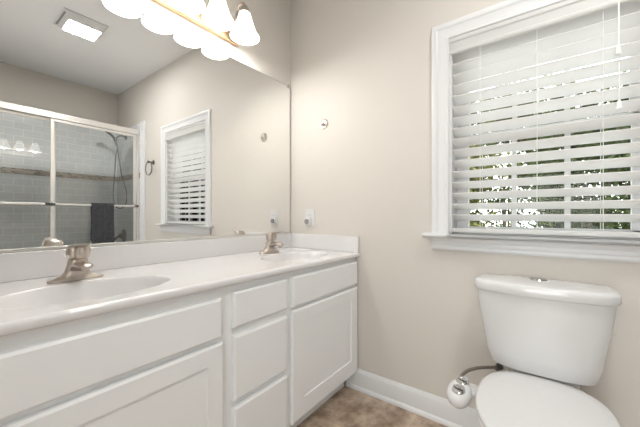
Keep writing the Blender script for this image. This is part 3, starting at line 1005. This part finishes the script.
bm = tube(nb(), [(sx_ - 0.105, SHY_, 1.905), (sx_ - 0.120, SHY_ + 0.006, 1.78), (sx_ - 0.135, SHY_ + 0.012, 1.55), (sx_ - 0.150, SHY_ + 0.015, 1.33), (sx_ - 0.135, SHY_ + 0.015, 1.19), (sx_ - 0.080, SHY_ + 0.015, 1.135),
                 (sx_ - 0.015, SHY_ + 0.015, 1.19), (sx_ - 0.000, SHY_ + 0.012, 1.34), (sx_ - 0.055, SHY_ + 0.008, 1.55), (sx_ - 0.095, SHY_ + 0.02, 1.80), (sx_ - 0.120, SHY_ + 0.02, 1.975)], 0.0065, seg=10, smooth=8)
obj('shower_hose', bm, M['showerchrome'], hw, smooth=True)

sv = thing('tub_valve', 'dark round tub valve trim with a lever low on the tiled wall', 'valve', (sx_, -2.90, 0.78))
bm = lathe(nb(), [(0.085, -0.0006), (0.085, -0.005), (0.075, -0.012), (0.030, -0.016), (0.028, -0.050), (0.022, -0.056), (0.0, -0.057)], (sx_, -2.90, 0.79), 'x', seg=32)
obj('valve_plate', bm, M['dark'], sv, smooth=40)
bm = tube(nb(), [(sx_ - 0.045, -2.90, 0.79), (sx_ - 0.075, -2.895, 0.775), (sx_ - 0.115, -2.885, 0.745), (sx_ - 0.125, -2.883, 0.720)], [0.012, 0.011, 0.010, 0.008], seg=12, smooth=4)
obj('valve_lever', bm, M['dark'], sv, smooth=50)

# ------------------------------------------------------------------ outdoors
obj('ground', bx(0.3, 14, -12, 9, -0.60, -0.5), M['grass'], kind='structure')


def shrub(x, y, h, rx, ry, n, material, label, leaf=1.0):
    t = thing('garden_shrub', label, 'shrub', (x, y, -0.5), 'shrubs outside the window')
    tk = nb()
    for k in range(5):
        a = k * 1.3
        tube(tk, [(x + 0.05 * cos(a), y + 0.05 * sin(a), -0.5), (x + 0.2 * rx * cos(a), y + 0.2 * ry * sin(a), -0.5 + h * 0.4), (x + 0.55 * rx * cos(a), y + 0.55 * ry * sin(a), -0.5 + h * 0.8)], [0.03, 0.018, 0.006], seg=8, smooth=4)
    obj('stems', tk, M['bark'], t, smooth=True)
    f = nb()
    cl = [(x + R.uniform(-1, 1) * rx * 0.75, y + R.uniform(-1, 1) * ry * 0.8, -0.5 + h * R.uniform(0.15, 0.92)) for _ in range(26)]
    for i in range(n):
        c = Vector(R.choice(cl))
        p = c + Vector((R.gauss(0, 0.14), R.gauss(0, 0.17), R.gauss(0, 0.15)))
        L = R.uniform(0.024, 0.050) * leaf
        W = L * R.uniform(0.40, 0.6)
        d = Vector((R.gauss(0, 1), R.gauss(0, 1), R.gauss(0, 0.7))).normalized()
        s = d.cross(Vector((R.gauss(0, 1), R.gauss(0, 1), R.gauss(0, 1)))).normalized()
        u = s.cross(d)
        vs = [f.verts.new(p - d * L), f.verts.new(p + s * W + u * 0.006), f.verts.new(p + d * L), f.verts.new(p - s * W + u * 0.006)]
        f.faces.new(vs[:3])
        f.faces.new((vs[0], vs[2], vs[3]))
    obj('foliage', f, material, t)


shrub(3.3, -0.35, 3.3, 0.5, 0.50, 11000, M['leafy'], 'pale yellow-green shrub outside, seen through the left of the blind')
shrub(3.3, -1.95, 3.2, 0.5, 0.45, 11000, M['leafd'], 'dark green shrub outside, seen through the right of the blind')
shrub(3.3, -3.5, 3.3, 0.5, 0.42, 4000, M['leaf'], 'mid green shrub outside, furthest from the mirror wall')
shrub(3.3, 1.55, 3.2, 0.5, 0.42, 4000, M['leaf'], 'mid green shrub outside, nearest the mirror wall side')
shrub(5.2, -0.90, 4.3, 0.5, 0.5, 9000, M['leaf'], 'taller green shrub outside behind the pale and dark ones')
shrub(5.2, -2.75, 4.3, 0.5, 0.5, 7000, M['leafy'], 'taller yellow-green shrub outside in the back row')
shrub(5.2, 0.75, 4.3, 0.5, 0.5, 7000, M['leaf'], 'taller green shrub outside in the back row nearest the mirror wall side')
shrub(7.4, 0.45, 4.2, 0.4, 0.6, 7000, M['leafd'], 'tall dark hedge shrub far outside, mirror wall side of the far row', 2.0)
shrub(7.4, -1.60, 4.2, 0.4, 0.6, 7000, M['leaf'], 'tall green hedge shrub far outside, middle of the far row', 2.0)
shrub(7.4, -3.65, 4.2, 0.4, 0.6, 7000, M['leafd'], 'tall dark hedge shrub far outside, shower side of the far row', 2.0)
